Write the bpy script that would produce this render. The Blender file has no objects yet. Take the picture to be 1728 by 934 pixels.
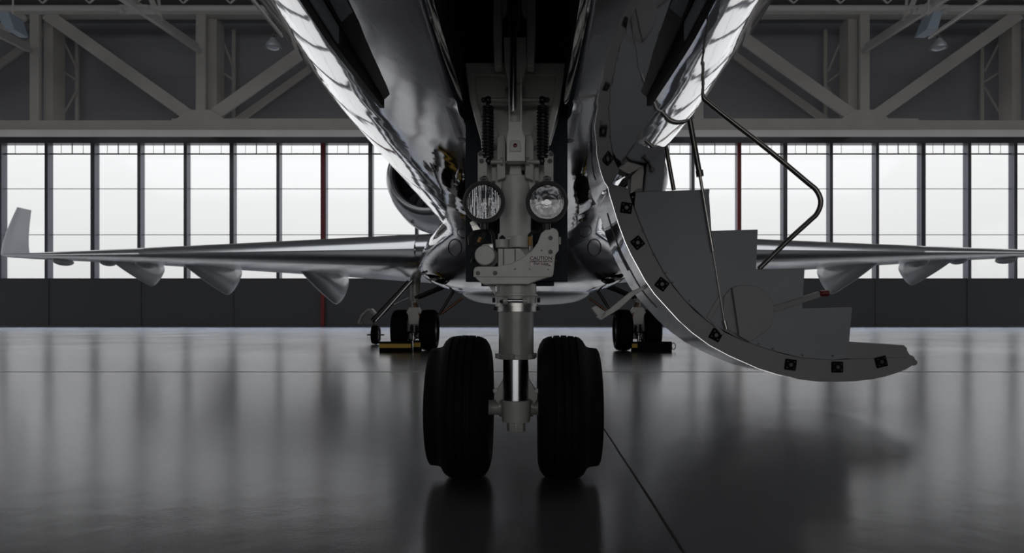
import bpy, bmesh, math, random
from mathutils import Vector, Matrix
import numpy as np
random.seed(4)
PI = math.pi
S = bpy.context.scene
COL = S.collection
# ---------------------------------------------------------------- camera, world, lights, exposure
F = 1109.0; CX = 864.0; HY = 540.0; CH = 0.585
cam = bpy.data.cameras.new('camera'); co = bpy.data.objects.new('camera', cam); COL.objects.link(co)
co.location = (0, 0, CH); co.rotation_euler = (PI/2, 0, 0)
cam.sensor_width = 36; cam.lens = 36*F/1728; cam.shift_y = (HY-467)/1728
cam.clip_start = 0.05; cam.clip_end = 400
cam.dof.use_dof = True; cam.dof.focus_distance = 2.45; cam.dof.aperture_fstop = 7
S.camera = co
S.view_settings.view_transform = 'Standard'; S.view_settings.look = 'None'
S.view_settings.exposure = 0.0; S.view_settings.gamma = 1.0; S.view_settings.use_curve_mapping = False
W = bpy.data.worlds.new('overcast_sky'); S.world = W; W.use_nodes = True
wn = W.node_tree; bg = wn.nodes['Background']
wt = wn.nodes.new('ShaderNodeTexCoord'); wsx = wn.nodes.new('ShaderNodeSeparateXYZ'); wr = wn.nodes.new('ShaderNodeValToRGB')
wn.links.new(wt.outputs['Generated'], wsx.inputs[0]); wn.links.new(wsx.outputs['Z'], wr.inputs['Fac'])
# overcast sky: luminance grows from the horizon to the zenith (ramp is 0.2 x luminance; sin of elevation along it)
SKY = [(0.0, (.118, .118, .120)), (.07, (.138, .139, .139)), (.28, (.182, .184, .186)), (.42, (.42, .46, .55)), (.70, (.42, .49, .62)), (1, (.42, .50, .66))]
cr_ = wr.color_ramp
while len(cr_.elements) < len(SKY): cr_.elements.new(.5)
for e_, (p_, c_) in zip(cr_.elements, SKY): e_.position = p_; e_.color = (*c_, 1)
wn.links.new(wr.outputs['Color'], bg.inputs['Color']); bg.inputs['Strength'].default_value = 5.9
S.cycles.max_bounces = 8; S.cycles.diffuse_bounces = 4; S.cycles.glossy_bounces = 6
S.cycles.sample_clamp_indirect = 6
def area(name, loc, rot, sx, sy, power, col=(1, 1, 1)):
    l = bpy.data.lights.new(name, 'AREA'); l.shape = 'RECTANGLE'; l.size = sx; l.size_y = sy
    l.energy = power; l.color = col
    o = bpy.data.objects.new(name, l); o.location = loc; o.rotation_euler = rot; COL.objects.link(o); return o
# daylight that comes in through the open hangar front behind the camera
area('open_front_daylight', (0, -29, 4), (math.radians(90), 0, 0), 28, 7, 800, (1, .98, .95))
area('overhead_fill', (0, 20, 24.6), (math.radians(18), 0, 0), 110, 30, 8500, (.94, .97, 1))  # unseen fill under the closed ceiling, added to brighten truss and floor

FLOOR_IOR = 2.35
# ---------------------------------------------------------------- materials
def mat(name, base, rough=0.5, metal=0.0, spec=0.5, emit=None, estr=0, coat=0.0, bump=None, noise=None):
    m = bpy.data.materials.new(name); m.use_nodes = True
    nt = m.node_tree; p = nt.nodes['Principled BSDF']
    p.inputs['Base Color'].default_value = (*base, 1); p.inputs['Roughness'].default_value = rough
    p.inputs['Metallic'].default_value = metal; p.inputs['Specular IOR Level'].default_value = spec
    if coat: p.inputs['Coat Weight'].default_value = coat; p.inputs['Coat Roughness'].default_value = 0.05
    if emit: p.inputs['Emission Color'].default_value = (*emit, 1); p.inputs['Emission Strength'].default_value = estr
    if bump or noise:
        tc = nt.nodes.new('ShaderNodeTexCoord')
    if bump:
        sc, st, dist = bump
        n = nt.nodes.new('ShaderNodeTexNoise'); n.inputs['Scale'].default_value = sc; n.inputs['Detail'].default_value = 2
        b = nt.nodes.new('ShaderNodeBump'); b.inputs['Strength'].default_value = st; b.inputs['Distance'].default_value = dist
        nt.links.new(tc.outputs['Object'], n.inputs['Vector']); nt.links.new(n.outputs['Fac'], b.inputs['Height'])
        nt.links.new(b.outputs['Normal'], p.inputs['Normal'])
    if noise:
        sc, amt = noise
        n = nt.nodes.new('ShaderNodeTexNoise'); n.inputs['Scale'].default_value = sc; n.inputs['Detail'].default_value = 5
        r = nt.nodes.new('ShaderNodeValToRGB')
        r.color_ramp.elements[0].position = .3; r.color_ramp.elements[1].position = .7
        r.color_ramp.elements[0].color = (*[c*(1-amt) for c in base], 1); r.color_ramp.elements[1].color = (*[min(1, c*(1+amt)) for c in base], 1)
        nt.links.new(tc.outputs['Object'], n.inputs['Vector']); nt.links.new(n.outputs['Fac'], r.inputs['Fac'])
        nt.links.new(r.outputs['Color'], p.inputs['Base Color'])
    return m
M = {}
M['gear'] = mat('warm_grey_gear_paint', (.36, .36, .33), .38, noise=(14, .10), coat=.2)
M['gear_light'] = mat('pale_gear_paint', (.50, .50, .47), .4, noise=(20, .08))
M['gear_dark'] = mat('dark_gear_metal', (.05, .05, .055), .35, .4)
M['black'] = mat('black_paint', (.012, .012, .013), .4)
M['lower_gear'] = mat('grey_cylinder_paint', (.24, .24, .225), .38, noise=(16, .10), coat=.2)
M['yoke'] = mat('pale_yoke_paint', (.66, .66, .60), .35, noise=(14, .08), coat=.3)
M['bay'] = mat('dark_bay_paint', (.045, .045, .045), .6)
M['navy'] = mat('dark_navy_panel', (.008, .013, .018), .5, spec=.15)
M['rubber'] = mat('black_tyre_rubber', (.003, .003, .0033), .7, spec=.12, bump=(120, .25, .001))
M['lug'] = mat('dark_rim_paint', (.22, .22, .21), .4)
M['chrome'] = mat('polished_chrome', (.40, .41, .43), .22, 1.0)
M['steel'] = mat('brushed_steel', (.38, .37, .35), .32, 1.0)
M['dullsteel'] = mat('dull_bracket_steel', (.22, .21, .20), .5, .7)
M['stair3'] = mat('pale_slate_cover_paint', (.22, .22, .23), .5)
M['alu'] = mat('dull_aluminium', (.42, .42, .43), .32, 1.0)
M['red'] = mat('red_plastic', (.13, .006, .008), .3)
M['stair'] = mat('slate_grey_stair_paint', (.23, .24, .26), .55, noise=(3, .06))
M['stair2'] = mat('grey_stair_frame', (.20, .20, .20), .5, noise=(5, .08))
M['tread'] = mat('grey_tread_carpet', (.15, .14, .13), .9)
M['fairing'] = mat('pale_grey_wing_paint', (.68, .71, .75), .32, coat=.3)
M['rail'] = mat('dark_bronze_rail', (.16, .15, .14), .3, .9)
M['mesh'] = mat('grey_honeycomb_panel', (.62, .66, .72), .45, .0, bump=(160, .9, .01))
M['beam'] = mat('taupe_steel_paint', (.55, .52, .475), .6, noise=(.6, .06))
M['beam2'] = mat('cream_steel_paint', (.55, .52, .49), .6)
M['mullion'] = mat('dark_mullion_paint', (.085, .085, .10), .3)
M['wall'] = mat('dark_corrugated_wall', (.32, .32, .335), .75)
M['wall_low'] = mat('charcoal_door_panel', (.065, .065, .070), .55)
M['redpaint'] = mat('dark_red_steel', (.20, .018, .022), .5)
M['placard'] = mat('pale_pink_placard', (.80, .70, .71), .5)
M['ink'] = mat('dark_ink', (.03, .02, .02), .6)
M['yellow'] = mat('yellow_rubber', (.60, .37, .02), .5)
M['amber'] = mat('amber_wire_sleeve', (.32, .17, .04), .5)
M['line'] = mat('pale_floor_paint', (.30, .30, .29), .3)
M['strip'] = mat('pale_floor_strip', (.15, .15, .155), .30, coat=.6)
M['groove'] = mat('dark_floor_joint', (.01, .01, .01), .8)
M['bronze'] = mat('bronze_tube', (.20, .10, .06), .4, .5)
mm = mat('thin_clear_glazing', (1, 1, 1), .05); M['window'] = mm
nt = mm.node_tree; tp = nt.nodes.new('ShaderNodeBsdfTransparent'); gs = nt.nodes.new('ShaderNodeBsdfGlossy'); gs.inputs['Roughness'].default_value = .08
mi = nt.nodes.new('ShaderNodeMixShader'); mi.inputs[0].default_value = .04
nt.links.new(tp.outputs[0], mi.inputs[1]); nt.links.new(gs.outputs[0], mi.inputs[2]); nt.links.new(mi.outputs[0], nt.nodes['Material Output'].inputs['Surface'])
M['lampglass'] = mat('lamp_glass', (.75, .77, .8), .25)
M['lampmetal'] = mat('lamp_reflector_metal', (.35, .36, .38), .35, .6)
M['box'] = mat('pale_blue_box_paint', (.30, .36, .42), .5)
M['fan'] = mat('dark_fan_blades', (.012, .013, .025), .3, .5)

# mirror-polished fuselage skin: oil-can waviness
def skin_mat(name, base, rough, s1, d1, s2, d2, metal=1.0):
    m = mat(name, base, rough, metal); nt = m.node_tree; p = nt.nodes['Principled BSDF']
    tc = nt.nodes.new('ShaderNodeTexCoord'); mp = nt.nodes.new('ShaderNodeMapping')
    mp.inputs['Scale'].default_value = (1, .55, 1)
    nt.links.new(tc.outputs['Object'], mp.inputs['Vector'])
    prev = None
    for s, d in ((s1, d1), (s2, d2), (24, d2*.12)):
        n = nt.nodes.new('ShaderNodeTexNoise'); n.inputs['Scale'].default_value = s; n.inputs['Detail'].default_value = 1.0
        b = nt.nodes.new('ShaderNodeBump'); b.inputs['Strength'].default_value = 1; b.inputs['Distance'].default_value = d
        nt.links.new(mp.outputs['Vector'], n.inputs['Vector']); nt.links.new(n.outputs['Fac'], b.inputs['Height'])
        if prev: nt.links.new(prev.outputs['Normal'], b.inputs['Normal'])
        prev = b
    nt.links.new(prev.outputs['Normal'], p.inputs['Normal'])
    return m
M['skin'] = skin_mat('polished_aircraft_skin', (.76, .76, .78), .04, 2.2, .009, 8, .0011)
M['skin2'] = skin_mat('polished_wing_skin', (.76, .77, .79), .18, 1.2, .004, 6, .0005)

# floor: glossy grey epoxy
m = bpy.data.materials.new('grey_epoxy_floor'); m.use_nodes = True; M['floor'] = m
nt = m.node_tree; nt.nodes.remove(nt.nodes['Principled BSDF'])
def nn(t, **kw):
    n = nt.nodes.new(t)
    for k_, v_ in kw.items(): n.inputs[k_].default_value = v_
    return n
def noise(scale, detail, src):
    n = nn('ShaderNodeTexNoise', Scale=scale, Detail=detail); nt.links.new(src, n.inputs['Vector']); return n
tc = nn('ShaderNodeTexCoord')
n1 = noise(.35, 5, tc.outputs['Object']); n2 = noise(160, 2, tc.outputs['Object']); n3 = noise(4, 3, tc.outputs['Object']); n4 = noise(1.6, 6, tc.outputs['Object'])
rr_ = nn('ShaderNodeMapRange'); rr_.inputs[1].default_value = .3; rr_.inputs[2].default_value = .7; rr_.inputs[3].default_value = .16; rr_.inputs[4].default_value = .20
nt.links.new(n1.outputs['Fac'], rr_.inputs[0])
cr = nn('ShaderNodeValToRGB'); cr.color_ramp.elements[0].color = (.040, .041, .045, 1); cr.color_ramp.elements[1].color = (.058, .059, .062, 1)
cr.color_ramp.elements[0].position = .3; cr.color_ramp.elements[1].position = .7
nt.links.new(n1.outputs['Fac'], cr.inputs['Fac'])
b1 = nn('ShaderNodeBump', Strength=1, Distance=.00025); b2 = nn('ShaderNodeBump', Strength=1, Distance=.0015)
nt.links.new(n2.outputs['Fac'], b1.inputs['Height']); nt.links.new(n3.outputs['Fac'], b2.inputs['Height']); nt.links.new(b1.outputs['Normal'], b2.inputs['Normal'])
df = nn('ShaderNodeBsdfDiffuse'); gs = nn('ShaderNodeBsdfGlossy'); gs.distribution = 'MULTI_GGX'; gs.inputs['Color'].default_value = (.97, .97, .98, 1)
fr = nn('ShaderNodeFresnel', IOR=FLOOR_IOR); mi = nn('ShaderNodeMixShader')
nt.links.new(cr.outputs['Color'], df.inputs['Color']); nt.links.new(rr_.outputs[0], gs.inputs['Roughness']); nt.links.new(b2.outputs['Normal'], gs.inputs['Normal'])
g2 = nn('ShaderNodeBsdfGlossy', Roughness=.44); g2.distribution = 'MULTI_GGX'; g2.inputs['Color'].default_value = (.97, .97, .98, 1)
nt.links.new(b1.outputs['Normal'], g2.inputs['Normal']); mg = nn('ShaderNodeMixShader'); mg.inputs[0].default_value = .15
nt.links.new(gs.outputs[0], mg.inputs[1]); nt.links.new(g2.outputs[0], mg.inputs[2])
nt.links.new(fr.outputs[0], mi.inputs[0]); nt.links.new(df.outputs[0], mi.inputs[1]); nt.links.new(mg.outputs[0], mi.inputs[2])
nt.links.new(mi.outputs[0], nt.nodes['Material Output'].inputs['Surface'])

# ---------------------------------------------------------------- mesh helpers
def obj(name, bm, m, parent=None, smooth=False, bevel=0, ang=35):
    bmesh.ops.recalc_face_normals(bm, faces=bm.faces)
    me = bpy.data.meshes.new(name); bm.to_mesh(me); bm.free()
    mm = m if isinstance(m, (list, tuple)) else [m]
    for x in mm: me.materials.append(M[x])
    o = bpy.data.objects.new(name, me); COL.objects.link(o)
    if parent: o.parent = parent
    if smooth:
        for f in me.polygons: f.use_smooth = True
        me.set_sharp_from_angle(angle=math.radians(ang))
    if bevel:
        b = o.modifiers.new('bevel', 'BEVEL'); b.width = bevel; b.segments = 2; b.limit_method = 'ANGLE'; b.angle_limit = math.radians(40)
    return o
def box(bm, c, s, rot=None):
    r = bmesh.ops.create_cube(bm, size=1)
    mx = Matrix.Translation(c) @ (rot.to_4x4() if rot else Matrix.Identity(4)) @ Matrix.Diagonal((*s, 1))
    bmesh.ops.transform(bm, matrix=mx, verts=r['verts']); return bm
def boxr(bm, a, b):
    a = Vector(a); b = Vector(b); return box(bm, (a+b)/2, [abs(v) for v in (b-a)])
def bar(bm, a, b, w, h, up=(0, 0, 1)):
    a = Vector(a); b = Vector(b); d = (b-a); L = d.length; d.normalize()
    x = d.cross(Vector(up)); x.normalize(); z = x.cross(d)
    R = Matrix((x, d, z)).transposed()
    return box(bm, (a+b)/2, (w, L, h), R)
def cyl(bm, a, b, r, r2=None, n=24, caps=True):
    a = Vector(a); b = Vector(b); d = b-a
    q = d.to_track_quat('Z', 'Y')
    ret = bmesh.ops.create_cone(bm, cap_ends=caps, cap_tris=False, segments=n, radius1=r, radius2=r if r2 is None else r2, depth=d.length)
    bmesh.ops.transform(bm, matrix=Matrix.Translation((a+b)/2) @ q.to_matrix().to_4x4(), verts=ret['verts']); return bm
def sphere(bm, c, r, n=16, sc=(1, 1, 1)):
    ret = bmesh.ops.create_uvsphere(bm, u_segments=n, v_segments=n//2+2, radius=r)
    bmesh.ops.transform(bm, matrix=Matrix.Translation(c) @ Matrix.Diagonal((*sc, 1)), verts=ret['verts']); return bm
def tube(bm, pts, r, n=12, closed=False):
    pts = [Vector(p) for p in pts]; N = len(pts); rings = []
    up = None
    for i, p in enumerate(pts):
        if closed: t = pts[(i+1) % N]-pts[i-1]
        else: t = pts[min(i+1, N-1)]-pts[max(i-1, 0)]
        t.normalize()
        if up is None:
            up = Vector((0, 1, 0)) if abs(t.y) < .9 else Vector((1, 0, 0))
        x = t.cross(up); x.normalize(); y = x.cross(t); y.normalize(); up = y
        rr = r[i] if isinstance(r, (list, tuple)) else r
        rings.append([bm.verts.new(p + x*rr*math.cos(2*PI*k/n) + y*rr*math.sin(2*PI*k/n)) for k in range(n)])
    for i in range(N if closed else N-1):
        A = rings[i]; B = rings[(i+1) % N]
        for k in range(n): bm.faces.new((A[k], A[(k+1) % n], B[(k+1) % n], B[k]))
    if not closed: bm.faces.new(rings[0]); bm.faces.new(rings[-1][::-1])
    return bm
def lathe(bm, prof, origin, axis, n=64, closed=False):
    """prof: list of (a, r): a along axis, r radius"""
    axis = Vector(axis).normalized(); q = axis.to_track_quat('Z', 'Y'); R = q.to_matrix(); o = Vector(origin)
    rings = []
    for a, r in prof:
        if r < 1e-6: rings.append([bm.verts.new(o + R @ Vector((0, 0, a)))])
        else: rings.append([bm.verts.new(o + R @ Vector((r*math.cos(2*PI*k/n), r*math.sin(2*PI*k/n), a))) for k in range(n)])
    P = len(rings)
    for i in range(P if closed else P-1):
        A = rings[i]; B = rings[(i+1) % P]
        for k in range(n):
            if len(A) == 1 and len(B) == 1: continue
            if len(A) == 1: bm.faces.new((A[0], B[(k+1) % n], B[k]))
            elif len(B) == 1: bm.faces.new((A[k], A[(k+1) % n], B[0]))
            else: bm.faces.new((A[k], A[(k+1) % n], B[(k+1) % n], B[k]))
    return bm
def prism(bm, pts, dv):
    """pts: planar 3D polygon; dv: extrusion vector"""
    dv = Vector(dv)
    a = [bm.verts.new(Vector(p)) for p in pts]; b = [bm.verts.new(Vector(p)+dv) for p in pts]
    bm.faces.new(a); bm.faces.new(b[::-1]); n = len(a)
    for i in range(n): bm.faces.new((a[i], b[i], b[(i+1) % n], a[(i+1) % n]))
    return bm
def loft(bm, secs, cap=True, close=True):
    rings = [[bm.verts.new(Vector(p)) for p in s] for s in secs]
    n = len(rings[0])
    for A, B in zip(rings, rings[1:]):
        for k in range(n if close else n-1): bm.faces.new((A[k], A[(k+1) % n], B[(k+1) % n], B[k]))
    if cap: bm.faces.new(rings[0]); bm.faces.new(rings[-1][::-1])
    return bm
def objs(name, bm, m, parent=None, smooth=False, bevel=0, ang=35):
    """one object for every separate piece in bm"""
    seen = set(); out = []
    bm.verts.ensure_lookup_table()
    for v in bm.verts:
        if v in seen: continue
        st_ = [v]; isl = []
        seen.add(v)
        while st_:
            a = st_.pop(); isl.append(a)
            for e in a.link_edges:
                c = e.other_vert(a)
                if c not in seen: seen.add(c); st_.append(c)
        nb = bmesh.new(); mp = {a: nb.verts.new(a.co) for a in isl}
        fs = {f for a in isl for f in a.link_faces}
        for f in fs: nb.faces.new([mp[a] for a in f.verts])
        out.append(obj(name, nb, m, parent, smooth, bevel, ang))
    bm.free(); return out
def NB(): return bmesh.new()
def kind(o, k='structure'): o['kind'] = k; return o
def tag(o, label, cat, group=None):
    o['label'] = label; o['category'] = cat
    if group: o['group'] = group
    return o
def empty(name, loc=(0, 0, 0), rz=0, parent=None):
    o = bpy.data.objects.new(name, None); COL.objects.link(o); o.location = loc; o.rotation_euler = (0, 0, rz)
    o.empty_display_size = .2
    if parent: o.parent = parent
    return o
def Wp(px, py, D): return Vector(((px-CX)/F*D, D, CH+(HY-py)/F*D))

# ================================================================ HANGAR
WD = 54.0; WX = 72.0
fl = NB(); boxr(fl, (-WX-1, -30, -.3), (WX+1, WD+.6, 0)); kind(obj('floor', fl, 'floor'))
b = NB(); boxr(b, (-WX, -30, 25), (WX, WD+.6, 25.3)); kind(obj('ceiling', b, 'wall'))
b = NB(); boxr(b, (-WX, -30.5, 6), (WX, -30, 25)); boxr(b, (-WX, -30.5, 0), (-14, -30, 6)); boxr(b, (14, -30.5, 0), (WX, -30, 6)); kind(obj('wall_front', b, 'wall'))
zs = CH + (HY-470)/F*WD     # sill
zt = CH + (HY-243)/F*WD     # window head
zl = CH + (HY-228)/F*WD
for sd, sx in (('left', -1), ('right', 1)):
    b = NB(); boxr(b, (sx*WX, -30, 0), (sx*(WX+.5), WD+.6, zs)); boxr(b, (sx*WX, -30, zt), (sx*(WX+.5), WD+.6, 25)); boxr(b, (sx*WX, -30, zs), (sx*(WX+.5), 6, zt)); kind(obj('wall_'+sd, b, 'wall'))
# window pitch
mx = [(548-78.0*k-CX)/F*WD for k in range(0, 22)] + [(548+77.6*k-CX)/F*WD for k in range(1, 31)]
mx = sorted(x for x in mx if abs(x) < WX-1)
# wall below and above
b = NB(); boxr(b, (-WX, WD, 0), (WX, WD+.5, zs)); 
for i, x in enumerate(mx):
    if i % 2 == 0: boxr(b, (x-.12, WD-.06, 0.1), (x+.12, WD+.1, zs))
kind(obj('wall_back', b, 'wall_low'))
b = NB(); boxr(b, (-WX, WD+.1, zl), (WX, WD+.6, 25)); 
for k in range(12):
    z = zl+.3+k*.9
    if z < 24.8: boxr(b, (-WX, WD+.085, z), (WX, WD+.12, z+.45))
kind(obj('wall_back_upper', b, 'wall'))
b = NB(); boxr(b, (-WX, WD-.25, zt), (WX, WD+.5, zl+.2)); boxr(b, (-WX, WD-.03, 0), (WX, WD+.1, .12)); kind(obj('trim_1', b, 'mullion'))
# windows: one pane field per bay + frame
zh1 = CH+(HY-259)/F*WD; zh2 = CH+(HY-318)/F*WD; zh3 = CH+(HY-396)/F*WD
for i in range(len(mx)-1):
    x0, x1 = mx[i]+.1, mx[i+1]-.1
    b = NB(); boxr(b, (x0, WD+.28, zs), (x1, WD+.32, zt)); w = kind(obj('window_%d' % (i+1), b, 'window'))
    b = NB(); xm = (x0+x1)/2
    boxr(b, (x0, WD+.18, zh1-.05), (x1, WD+.26, zh1+.05))
    boxr(b, (x0, WD+.20, zh2-.025), (x1, WD+.25, zh2+.025)); boxr(b, (x0, WD+.20, zh3-.025), (x1, WD+.25, zh3+.025))
    if i % 2 == 0 or i % 3 == 0: boxr(b, (xm-.03, WD+.18, zh1), (xm+.03, WD+.24, zt))
    for q in (-.9, .9): boxr(b, (xm+q-.012, WD+.20, zh1), (xm+q+.012, WD+.23, zt))
    obj('window_bars', b, 'mullion', w)
b = NB()
for i, x in enumerate(mx): 
    wd_ = .17 if i % 3 == 0 else .13
    boxr(b, (x-wd_, WD-.15, zs-.05), (x+wd_, WD+.5, zt))
kind(obj('trim_2', b, 'mullion'))
for nme, px in (('trim_3', 548-2), ('trim_4', 1246)):
    b = NB(); x = (px-CX)/F*WD; boxr(b, (x-.16, WD-.3, .1), (x+.14, WD-.1, zt)); kind(obj(nme, b, 'redpaint'))
# side walls carry the same glazing (they show in the polished skin)
k = 60
for sx in (-1, 1):
    y = WD-2
    while y > 4:
        b = NB(); boxr(b, (sx*(WX+.20), y-3.6, zs), (sx*(WX+.24), y, zt)); w = kind(obj('window_%d' % k, b, 'window')); k += 1
        b = NB(); boxr(b, (sx*(WX-.1), y-3.8, zs), (sx*(WX+.4), y-3.6, zt)); obj('window_bars', b, 'mullion', w)
        y -= 3.8

# roof truss above the windows
TD = 50.0
def T(px, py, D=TD): return Wp(px, py, D)
tr = tag(empty('roof_truss', (0, TD, 0)), 'long taupe steel box truss spanning the hangar above the window wall', 'roof truss')
def tpart(name, bm, m):
    bmesh.ops.translate(bm, verts=bm.verts, vec=(0, -TD, 0)); return obj(name, bm, m, tr, bevel=.02)
zb0 = T(0, 219)[2]; zb1 = T(0, 203)[2]
b = NB(); boxr(b, (-WX, TD, zb0), (WX, TD+.25, zb1)); boxr(b, (-12.5, TD-.03, zb0), (-3, TD, zb1+.05)); boxr(b, ((290-CX)/F*TD, TD-.05, zb0-.08), ((1550-CX)/F*TD, TD, zb1+.12)); tpart('bottom_chord', b, 'beam')
b = NB(); boxr(b, (-WX, TD-.25, zb0-.08), (WX, TD+1.7, zb0)); boxr(b, ((255-CX)/F*TD, TD-.35, zb0-.12), ((1540-CX)/F*TD, TD+1.2, zb0-.06)); tpart('chord_flange', b, 'beam2')
ztc = T(0, 24)[2]
b = NB(); boxr(b, (-WX, TD, ztc), (WX, TD+.9, ztc+.7)); tpart('top_chord', b, 'beam')
bot = [338+1122*k/2 for k in range(-5, 8)]           # bottom nodes (px at TD)
top = [x+280.5 for x in bot]
def vert_at(px):
    b = NB(); x = (px-CX)/F*TD
    near = -.32 if px < CX else .32
    boxr(b, (x-.36, TD+.02, zb1-.1), (x+.36, TD+.3, ztc+.2)); 
    boxr(b, (x-.36-near*1.6, TD+.8, zb1-.1), (x+.36-near*1.6, TD+2.2, ztc+.2))
    boxr(b, (x-.30-near*4.4, TD+3.0, zb1-.1), (x-.02-near*4.4, TD+3.2, ztc+.2))
    bar(b, (x-near*1.6, TD+1.8, zb1+.2), (x-near*4.2, TD+3.1, zb1+3.6), .14, .14); bar(b, (x-near*1.6, TD+1.8, ztc-.3), (x-near*4.2, TD+3.1, ztc-3.2), .14, .14)
    bar(b, (x, TD+1.8, (zb1+ztc)/2+1), (x-near*4.2, TD+3.1, (zb1+ztc)/2), .14, .14)
    tpart('vertical_post', b, 'beam')
for px in bot+top: vert_at(px)
for i, px in enumerate(bot):
    for s in (-1, 1):
        a = T(px+s*12, 200); c = T(px+s*262, 22)
        b = NB(); bar(b, (a.x, TD+.12, a.z), (c.x, TD+.12, c.z), .22, .98, up=(0, 0, 1)) if False else None
        d = Vector((c.x-a.x, 0, c.z-a.z)).normalized(); nrm = Vector((-d.z, 0, d.x))*.47
        prism(b, [Vector((a.x, TD+.05, a.z))+nrm, Vector((c.x, TD+.05, c.z))+nrm, Vector((c.x, TD+.05, c.z))-nrm, Vector((a.x, TD+.05, a.z))-nrm], (0, .2, 0))
        tpart('diagonal_brace', b, 'beam')
        b = NB()
        prism(b, [Vector((a.x, TD+2.4, a.z-.3))+nrm*.6, Vector((c.x, TD+2.4, c.z-.3))+nrm*.6, Vector((c.x, TD+2.4, c.z-.3))-nrm*.6, Vector((a.x, TD+2.4, a.z-.3))-nrm*.6], (0, .2, 0))
        tpart('rear_brace', b, 'beam')
    b = NB(); x = T(px, 0).x
    prism(b, [(x-2.1, TD-.03, zb1-.1), (x+2.1, TD-.03, zb1-.1), (x+.9, TD-.03, zb1+.8), (x-.9, TD-.03, zb1+.8)], (0, .06, 0)); tpart('gusset_plate', b, 'beam')
# front purlin + rafters running toward the camera
PD = 42.0
pl = tag(empty('roof_purlin', (0, PD, 0)), 'pale horizontal roof beam crossing the top of the picture', 'beam')
b = NB(); z0 = Wp(0, 16, PD)[2]-CH+CH
boxr(b, (-WX, -.12, z0-.05), (WX, .12, z0+.09)); boxr(b, (-WX, -.03, z0+.09), (WX, .03, z0+.2)); obj('lower_beam', b, 'beam2', pl)
b = NB()
for q in range(-24, 25):
    bar(b, (q*3.0, 0, z0+.4), (q*3.0+1.5, 0, z0+1.7), .08, .08); bar(b, (q*3.0+1.5, 0, z0+1.7), (q*3.0+3, 0, z0+.4), .08, .08)
obj('lattice_web', b, 'beam', pl)
labs = ['pale sloping roof brace at the far left edge of the picture', 'pale sloping roof brace with a gusset left of the aircraft', 'pale sloping roof brace with a gusset right of the aircraft']
for lb, (p1, p2) in zip(labs, (((50, 85), (-60, 30)), ((335, 85), (232, 15)), ((1460, 85), (1568, 15)))):
    A = Wp(*p1, TD-.2); B = Wp(*p2, PD); Cc = B+(B-A)*.75
    rf = tag(empty('roof_brace', B), lb, 'beam', 'sloping roof braces')
    b = NB(); bar(b, A-B, Cc-B, .32, .30); bar(b, A-B+Vector((0, 0, .3)), Cc-B+Vector((0, 0, .3)), .06, .4); obj('brace_bar', b, 'beam2', rf)
    b = NB(); boxr(b, (-.9, -.5, -.12), (.9, .5, .05)); boxr(b, (-1.1, -.15, -.3), (-.8, .15, .1)); boxr(b, (.8, -.15, -.3), (1.1, .15, .1)); obj('gusset_plate', b, 'beam2', rf, bevel=.02)
    b = NB(); s = -1 if p1[0] < CX else 1
    bar(b, (A-B)*.35+Vector((0, 0, .2)), (A-B)*.35+Vector((s*.9, -.5, 2.6)), .3, .3); bar(b, (A-B)*.35+Vector((0, 0, .2)), (A-B)*.35+Vector((s*.2, -.2, 2.6)), .16, .16); obj('hanger_strut', b, 'beam', rf)
# high bay lamps on conduits
for s, px, py, lb in ((-1, 461, 75, 'bell shaped high bay lamp hanging left of the aircraft nose'), (1, 1584, 76, 'bell shaped high bay lamp hanging at the upper right')):
    P = Wp(px, py, 30)
    lm = tag(empty('high_bay_lamp', P), lb, 'lamp', 'high bay lamps under the roof')
    b = NB(); lathe(b, [(.30, .05), (.28, .12), (.18, .17), (.02, .30), (-.16, .35), (-.17, .34), (0, .28), (.16, .15), (.2, 0)], (0, 0, 0), (0, 0, 1), 40); obj('reflector', b, 'lampmetal', lm, True)
    b = NB(); sphere(b, (0, 0, -.10), .30, 24, (1, 1, .45)); obj('diffuser', b, 'lampglass', lm, True)
    b = NB(); cyl(b, (0, 0, .28), (0, 0, .52), .035); cyl(b, (0, 0, .25), (0, 0, .4), .08); cw = (Wp(476, 62, 30) if s < 0 else Wp(1568, 65, 30))-P; bar(b, (0, 0, .5), (cw.x*.86, 0, cw.z-.07), .03, .03); obj('stem', b, 'black', lm)
    c0 = Wp(476, 62, 30) if s < 0 else Wp(1568, 65, 30)
    cd = tag(empty('lamp_conduit', c0), 'thin pale conduit rail above the lamp on the %s' % ('left' if s < 0 else 'right'), 'conduit')
    b = NB(); bar(b, (0, 0, 0), (0, -8, 0), .10, .08); bar(b, (0, 0, .12), (0, -8, .12), .03, .03)
    cyl(b, (0, -7.8, .1), (0, -7.8, 25-c0.z), .02, n=8)
    obj('rail', b, 'beam2', cd)
for px, py, lb in ((1567, 42, 'pale blue grey unit heater hanging under the roof at the right'), (22, 42, 'pale blue grey unit heater hanging under the roof at the left')):
    s = 1 if px > CX else -1
    P = Wp(px, py, 40)
    hb = tag(empty('unit_heater', P), lb, 'heater', 'unit heaters under the roof')
    b = NB(); prism(b, [(-.45, -.5, -.5), (.25, -.5, -.5), (.55, -.5, .6), (0, -.5, .6)] if s > 0 else [(-.1, -.5, -.5), (.45, -.5, -.5), (.1, -.5, .6), (-.7, -.5, .6)], (0, 1.2, 0)); obj('casing', b, 'box', hb, bevel=.03)
    b = NB(); cyl(b, (0, 0, .55), (0, 0, 1.6), .05); obj('hanger', b, 'beam', hb)

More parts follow.
